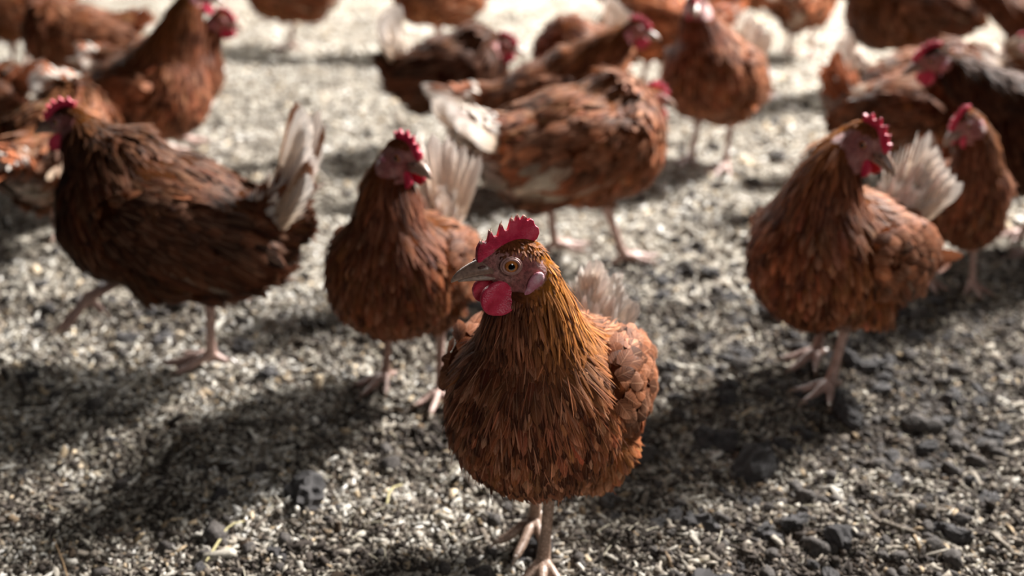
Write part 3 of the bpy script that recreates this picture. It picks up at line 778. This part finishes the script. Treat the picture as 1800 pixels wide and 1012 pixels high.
def chips(name, n, ylo, yhi, size, seed, flat=0.36, dark=0.25, mid=None):
    r = np.random.default_rng(seed)
    y = np.sqrt(ylo**2 + (yhi**2-ylo**2)*r.random(n)); x = (r.random(n)*2-1)*(0.22+0.56*y)
    p2 = np.stack([x, y], 1); z = floor_height(p2)
    s = size*np.exp(r.normal(0, 0.38, n)); asp = np.exp(r.normal(0.55, 0.45, n))
    # an irregular box of eight corners
    cube = np.array([(-1, -1, -1), (1, -1, -1), (1, 1, -1), (-1, 1, -1), (-1, -1, 1), (1, -1, 1), (1, 1, 1), (-1, 1, 1)], float)
    V = cube[None]*(0.45+0.9*r.random((n, 8, 3)))
    V[:, 4:, :2] *= 0.72
    V = V*np.stack([s*asp, s/asp**0.4, s*flat*(0.6+0.8*r.random(n))], 1)[:, None]*0.5
    a, b_, c_ = r.random(n)*6.283, r.normal(0, 0.45, n), r.normal(0, 0.45, n)
    ca, sa, cb, sb, cc, sc = np.cos(a), np.sin(a), np.cos(b_), np.sin(b_), np.cos(c_), np.sin(c_)
    X, Y, Z = V[..., 0], V[..., 1], V[..., 2]
    Y, Z = Y*cb[:, None]-Z*sb[:, None], Y*sb[:, None]+Z*cb[:, None]
    X, Z = X*cc[:, None]+Z*sc[:, None], -X*sc[:, None]+Z*cc[:, None]
    X, Y = X*ca[:, None]-Y*sa[:, None], X*sa[:, None]+Y*ca[:, None]
    V = np.stack([X+x[:, None], Y+y[:, None], Z+(z+s*0.20*r.random(n)+0.0006)[:, None]], -1)
    F = np.array([(0, 3, 2, 1), (4, 5, 6, 7), (0, 1, 5, 4), (1, 2, 6, 5), (2, 3, 7, 6), (3, 0, 4, 7)])
    F = (F[None] + (np.arange(n)*8)[:, None, None]).reshape(-1, 4)
    me = np_mesh(name, V.reshape(-1, 3), F, False)
    # colour: bleached shavings, greys, husk browns, near-black crumbs, patchy
    P3 = np.concatenate([p2, np.zeros((n, 1))], 1)
    patch = vnoise(P3, 7, 21)*0.6+vnoise(P3, 22, 22)*0.4
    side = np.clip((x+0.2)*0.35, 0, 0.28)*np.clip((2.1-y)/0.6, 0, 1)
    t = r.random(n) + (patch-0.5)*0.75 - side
    pal = np.array([(0.045, 0.036, 0.030), (0.14, 0.115, 0.092), (0.27, 0.235, 0.190), (0.41, 0.375, 0.315), (0.57, 0.54, 0.48), (0.70, 0.68, 0.64)])
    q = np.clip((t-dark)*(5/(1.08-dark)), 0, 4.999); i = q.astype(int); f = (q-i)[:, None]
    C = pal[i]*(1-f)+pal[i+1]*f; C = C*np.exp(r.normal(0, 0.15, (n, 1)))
    warm = (r.random(n) < 0.08)[:, None]; C = np.where(warm, C*np.array((1.12, 0.95, 0.74)), C)
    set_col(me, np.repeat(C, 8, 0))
    return tag(link(name, me, M_CHIP, floor), kind='stuff')
chips('litter_chip', 95000, 0.70, 1.75, 0.0046, 1, dark=0.24)  # near litter coloured darker than far, painting in the light's falloff
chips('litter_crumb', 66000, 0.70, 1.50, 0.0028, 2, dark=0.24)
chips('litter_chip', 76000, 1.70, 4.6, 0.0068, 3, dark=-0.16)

# dark clumps of droppings: the largest ones each an object, the rest one part
def clump_mesh(sd, sub=3):
    bm = bmesh.new(); bmesh.ops.create_icosphere(bm, subdivisions=sub, radius=1)
    V = np.array([v.co[:] for v in bm.verts]); k = 0.55+0.75*vnoise(V+sd*7.1, 1.3, sd)+0.55*(vnoise(V+sd*3.3, 3.6, sd+4)-0.5)+0.30*(vnoise(V+sd*1.3, 8, sd+6)-0.5)
    for v, q in zip(bm.verts, k): v.co = v.co*q
    me = bpy.data.meshes.new('dropping_clump'); bm.to_mesh(me); bm.free()
    g = 0.8+0.5*random.random(); cv = verts(me); set_col(me, np.array((0.115, 0.108, 0.108))*g*(0.45+1.1*vnoise(cv+sd, 5, sd+9))[:, None]); me.materials.append(M_CLUMP)
    return me
CL = [clump_mesh(i) for i in range(8)]
r = np.random.default_rng(5)
def clump_positions(n, ylo, yhi):
    out = []
    while len(out) < n:
        y = math.sqrt(ylo**2+(yhi**2-ylo**2)*r.random()); x = (r.random()*2-1)*(0.05+0.47*y)
        w = 0.22 + 0.78*min(1, max(0, (x+0.05)/0.35))
        if y > 1.9: w *= 0.25
        if r.random() < w*(0.25+0.9*vnoise(np.array([[x, y, 0.0]]), 4, 31)[0]): out.append((x, y))
    return out
for x, y in clump_positions(280, 0.78, 2.0):
    s = 0.0075*math.exp(r.normal(0, 0.42)); o = bpy.data.objects.new('dropping_clump', CL[r.integers(8)]); COL.objects.link(o); o.parent = floor
    o.location = (x, y, float(floor_height(np.array([[x, y]]))[0])+s*0.35); o.rotation_euler = (r.normal(0, .3), r.normal(0, .3), r.random()*6.28)
    o.scale = (s*1.5, s*(0.8+0.4*r.random()), s*0.75)
pos = clump_positions(3000, 0.75, 3.4)
bmv, bmf, off = [], [], 0
base = clump_mesh(99, 2); bv = verts(base); bf = np.array([p.vertices[:] for p in base.polygons])
for x, y in pos:
    s = 0.0042*math.exp(r.normal(0, 0.40)); a = r.random()*6.28; ca, sa = math.cos(a), math.sin(a)
    v = bv*np.array((s*1.4, s, s*0.8)); v = np.stack([v[:, 0]*ca-v[:, 1]*sa+x, v[:, 0]*sa+v[:, 1]*ca+y, v[:, 2]], 1); v[:, 2] += s*0.5
    bmv.append(v); bmf.append(bf+off); off += len(bv)
bmv = np.concatenate(bmv); cen = np.repeat(np.array(pos), len(bv), 0); bmv[:, 2] += floor_height(cen)
sm = np_mesh('small_clumps', bmv, np.concatenate(bmf)); set_col(sm, (0.075, 0.066, 0.060)); tag(link('small_clumps', sm, M_CLUMP, floor), kind='stuff')

# straws
M_STRAW = attr_material('straw', 0.6, 0.3, 300, 0.3, 0.0003, 0.2)
def straw(name, pts, rad, label, col=(0.50, 0.44, 0.22), cat='straw', parent=None, z=0.006, group=None):
    P = [ground(*p) for p in pts]
    for i, p in enumerate(P): p.z = float(floor_height(np.array([[p.x, p.y]]))[0]) + z + (0.002 if 0 < i < len(P)-1 else 0)
    o0 = P[0].copy(); bm = bmesh.new(); tube(bm, [p-o0 for p in P], [rad]*len(P), 8, 0.5)
    me = bpy.data.meshes.new(name); bmesh.ops.recalc_face_normals(bm, faces=bm.faces); bm.to_mesh(me); bm.free(); set_col(me, col)
    for p in me.polygons: p.use_smooth = True
    o = link(name, me, M_STRAW, parent); o.location = o0
    if label: tag(o, label, cat, group)
    return o
straw('straw', [(362, 985), (378, 962), (398, 934), (412, 925), (428, 918)], 0.0011, 'bent yellowish straw lying on the litter at lower left')
straw('straw', [(366, 982), (384, 957), (402, 931), (414, 924)], 0.0008, 'thinner straw lying alongside the bent yellowish one at lower left', (0.42, 0.38, 0.20))
straw('straw', [(681, 893), (684, 874), (692, 855), (706, 842)], 0.0013, 'short curved pale green straw on litter left of the nearest hen')
straw('straw', [(478, 990), (484, 962)], 0.0012, 'short straight pale splinter on litter below the bent straw', (0.50, 0.45, 0.36), 'splinter')
straw('straw', [(95, 950), (110, 985), (118, 1010)], 0.0009, 'thin brown straw in the dark shadow at bottom left corner', (0.26, 0.17, 0.09))
# fine bits of straw nobody could count
r = np.random.default_rng(9)
bm = bmesh.new()
for i in range(900):
    y = math.sqrt(0.75**2+(2.6**2-0.75**2)*r.random()); x = (r.random()*2-1)*(0.05+0.47*y); a = r.random()*6.28; ln = 0.004+0.008*r.random()
    z = float(floor_height(np.array([[x, y]]))[0])+0.004
    d = Vector((math.cos(a), math.sin(a), r.normal(0, 0.25)))*ln
    tube(bm, [Vector((x, y, z))-d, Vector((x, y, z+0.001)), Vector((x, y, z))+d], [0.0007]*3, 4, 0.5, cap=False)
me = bpy.data.meshes.new('straw_bits'); bm.to_mesh(me); bm.free(); set_col(me, (0.50, 0.45, 0.33)); tag(link('straw_bits', me, M_STRAW, floor), kind='stuff')

# ------------------------------------------------------------ the flock
FL = 'flock'
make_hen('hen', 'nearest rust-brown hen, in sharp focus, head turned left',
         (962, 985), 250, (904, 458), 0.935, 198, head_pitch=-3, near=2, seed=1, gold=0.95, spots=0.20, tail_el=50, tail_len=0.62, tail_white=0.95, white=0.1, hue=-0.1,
         legs=[(0.020, 0.002, 0, 15), (-0.045, -0.030, 0, 0)], belly=0.96, pitch=18, head_scale=1.22, scale=1.05, lift=0.006, tone=1.22, wing_droop=-0.010)  # paler plumage, its tone raised further in place of stronger front light
make_hen('hen', 'brown hen seen from the front, standing left behind the nearest hen',
         (720, 690), 252, (708, 272), 1.37, 318, near=1, seed=2, gold=0.5, tone=0.85, tail_el=80, tail_white=1.0, white=0.6, backwhite=0.35,
         legs=[(0.00, 0.048, 0, 8), (-0.02, -0.046, 0, -12)], belly=1.04, pitch=14, head_scale=1.26, tail_len=1.45, lift=0.008, scale=0.95)
make_hen('hen', 'brown hen at right standing on the dark litter, beak pointing right, white tail',
         (1446, 662), 222, (1522, 246), 1.42, 308, head_pitch=22, near=1, seed=3, gold=0.75, tail_el=50, tail_white=0.95, white=0.3, belly=0.98, lift=-0.012, scale=1.08,
         legs=[(0.03, 0.030, 0, 0), (-0.035, -0.035, 0, 0)], pitch=10, head_scale=1.22, neck_bow=0.035)
make_hen('hen', 'shade-darkened brown hen at left walking left, one foot lifted, raised tail white at the tip',
         (318, 626), 184, (120, 212), 1.56, 172, head_pitch=6, near=1, seed=4, gold=0.4, tone=0.36, tail_el=54, tail_white=0.8, white=0.4, belly=1.05, scale=1.15,  # low tone paints the shade of its near side into the plumage
         legs=[(-0.045, 0.03, 0, 0), (0.115, -0.03, 0.060, 0)], pitch=19, head_scale=1.1, tail_len=1.35, tail_spread=1.4)
make_hen('hen', 'tall rust hen at upper left, head cut off by the top edge',
         (275, 335), 352, (350, -10), 2.30, 20, near=1, seed=5, tone=0.8, gold=0.4, tail_el=22, tail_white=0.75, pitch=16, scale=1.08, head_scale=1.1, tail_len=0.8)
make_hen('hen', 'hen showing only a dark face and red comb beside the tall rust hen',
         (310, 262), 0, (390, 36), 2.62, 350, seed=6, tone=0.7, head_scale=1.25, tail_el=15, tail_len=0.6)
make_hen('hen', 'dark-chested hen at upper left with pink head bent down over its brown wing',
         (150, 185), 200, (136, 50), 3.02, 330, head_pitch=45, seed=7, tone=0.75, white=0.2, tail_white=0.2, tail_el=20, tail_len=0.6)
make_hen('hen', 'golden brown hen cut off by the top left corner', (35, 135), 190, (-60, -40), 3.4, 190, seed=8, tone=0.85, gold=0.8, scale=1.1)
make_hen('hen', 'brown hen cut off by the left edge, rump towards the dark walking hen', (-80, 325), 195, (-190, 40), 2.3, 190, seed=9, tone=0.6, white=0.4, tail_el=10, tail_len=0.6, tail_white=0.1, scale=1.05)
make_hen('hen', 'pale-rumped hen mostly hidden behind the chest of the dark walking hen', (135, 425), 82, (160, 330), 2.18, 70, head_pitch=40, seed=10, tone=1.0, hue=-0.2, white=1.0, tail_el=5, tail_len=0.5, tail_white=0.5)
make_hen('hen', 'dark hen in the upper middle with upright white tail and small red comb, crouching',
         (800, 262), 8, (886, 78), 2.60, 345, head_pitch=10, seed=11, tone=0.30, tail_el=72, tail_white=1.0, tail_len=1.15, white=0.2, head_scale=1.2)
make_hen('hen', 'slender brown hen stretching its neck up, pale tail held level',
         (965, 325), 4, (1118, 52), 2.32, 345, head_pitch=5, seed=12, near=1, tone=0.72, tail_el=6, tail_white=0.5, tail_len=1.15, white=0.6, pitch=14, belly=0.9, head_scale=1.15, tail_spread=0.7)
make_hen('hen', 'large reddish hen in the middle walking away, with white tail',
         (1015, 455), 24, (1148, 172), 2.0, 30, seed=13, near=1, tone=1.0, hue=-0.15, tail_el=22, tail_white=0.9, tail_len=1.0, white=0.8, belly=1.15, scale=1.15, pitch=4, neck_bow=0.0, patch=(-0.085, 0.165, 0.035),
         legs=[(-0.02, 0.04, 0, 0), (0.055, -0.05, 0, 0)])
make_hen('hen', 'orange-brown hen facing the camera, head cut off by the top edge',
         (1245, 292), 238, (1222, 4), 2.44, 262, seed=14, near=1, gold=0.7, tone=1.0, tail_el=58, tail_white=0.9, white=0.6, pitch=20, scale=1.08, backwhite=0.3, head_scale=1.15)
make_hen('hen', 'brown hen at the top edge, belly showing above the dark crouching hen', (765, 98), 185, (650, -120), 3.7, 190, seed=15, gold=0.8, tail_el=20, tail_white=0.9, white=0.8, tail_len=0.7)
make_hen('hen', 'hen at the top edge left of centre, only belly and leg showing', (512, 88), 176, (420, -130), 3.8, 180, seed=16, gold=0.6, white=0.9, tail_el=20, legs=[(0, 0.01, 0, 0), (0.0, -0.01, 0, 0)])
make_hen('hen', 'hen hidden behind the slender brown one, only comb and tail showing', (1015, 235), 235, (985, 112), 2.66, 215, head_pitch=15, seed=17, tone=0.8, tail_el=70, tail_white=1.0, head_scale=1.3, tail_len=0.9)
make_hen('hen', 'golden hen at the top between the slender hen and the orange-brown one', (1140, 172), 150, (1040, -50), 3.2, 150, seed=18, gold=1.0, tone=1.15, hue=0.3, tail_el=15, tail_white=0.2, scale=1.1)
make_hen('hen', 'pale pinkish hen at the top edge right of the orange-brown one', (1405, 100), 60, (1400, -140), 3.8, 60, seed=19, white=0.8, tone=1.1, tail_el=15)
make_hen('hen', 'brown hen at the top edge, just behind the orange-brown hen', (1285, 62), 180, (1240, -140), 3.9, 180, seed=20, tone=0.8)
make_hen('hen', 'big very dark hen at the top right, pale tail edge to the right', (1570, 165), 186, (1450, -60), 3.05, 190, seed=21, tone=0.42, tail_el=70, tail_white=0.7, tail_len=1.0, scale=1.25)
make_hen('hen', 'hen at upper right with fluffy white tail, its head lowered out of sight',
         (1598, 300), 350, (1715, 240), 2.43, 350, head_pitch=40, seed=22, near=1, tone=0.75, tail_el=48, tail_white=1.0, tail_len=0.9, white=0.9, tail_spread=1.6, backwhite=0.9)
make_hen('hen', 'hen with brown tail, white saddle and golden back, just behind the right front hen',
         (1582, 362), 338, (1690, 300), 2.10, 334, head_pitch=40, seed=23, near=1, tone=0.72, gold=1.0, tail_el=52, tail_white=0.15, tail_len=0.8, white=0.5, backwhite=0.5)
make_hen('hen', 'shade-darkened hen at the right edge with a red comb, facing left',
         (1815, 436), 190, (1640, 104), 2.0, 178, head_pitch=16, seed=24, near=1, tone=0.22, gold=0.5, tail_el=20, tail_white=0.5, white=0.5, head_scale=1.2, backwhite=0.2, scale=1.08)  # very low tone: its shadow side is put into the feather colour
make_hen('hen', 'slim brown hen with bowed neck, in front of the shade-darkened hen',
         (1668, 503), 268, (1696, 215), 1.74, 205, head_pitch=28, seed=25, near=1, tone=0.75, gold=0.6, tail_el=30, tail_white=0.3, pitch=10, belly=0.72, head_scale=1.35, scale=0.82)
make_hen('hen', 'hen with pale-edged wing feathers and purple face at the right edge', (1835, 262), 5, (1797, 78), 2.5, 10, seed=26, tone=0.6, white=0.8, backwhite=0.5, tail_el=15)
make_hen('hen', 'hen in the top right corner with a cream streak along its back', (1835, 212), 172, (1705, -30), 2.95, 180, seed=27, tone=0.6, white=0.8, backwhite=0.9, tail_el=20)
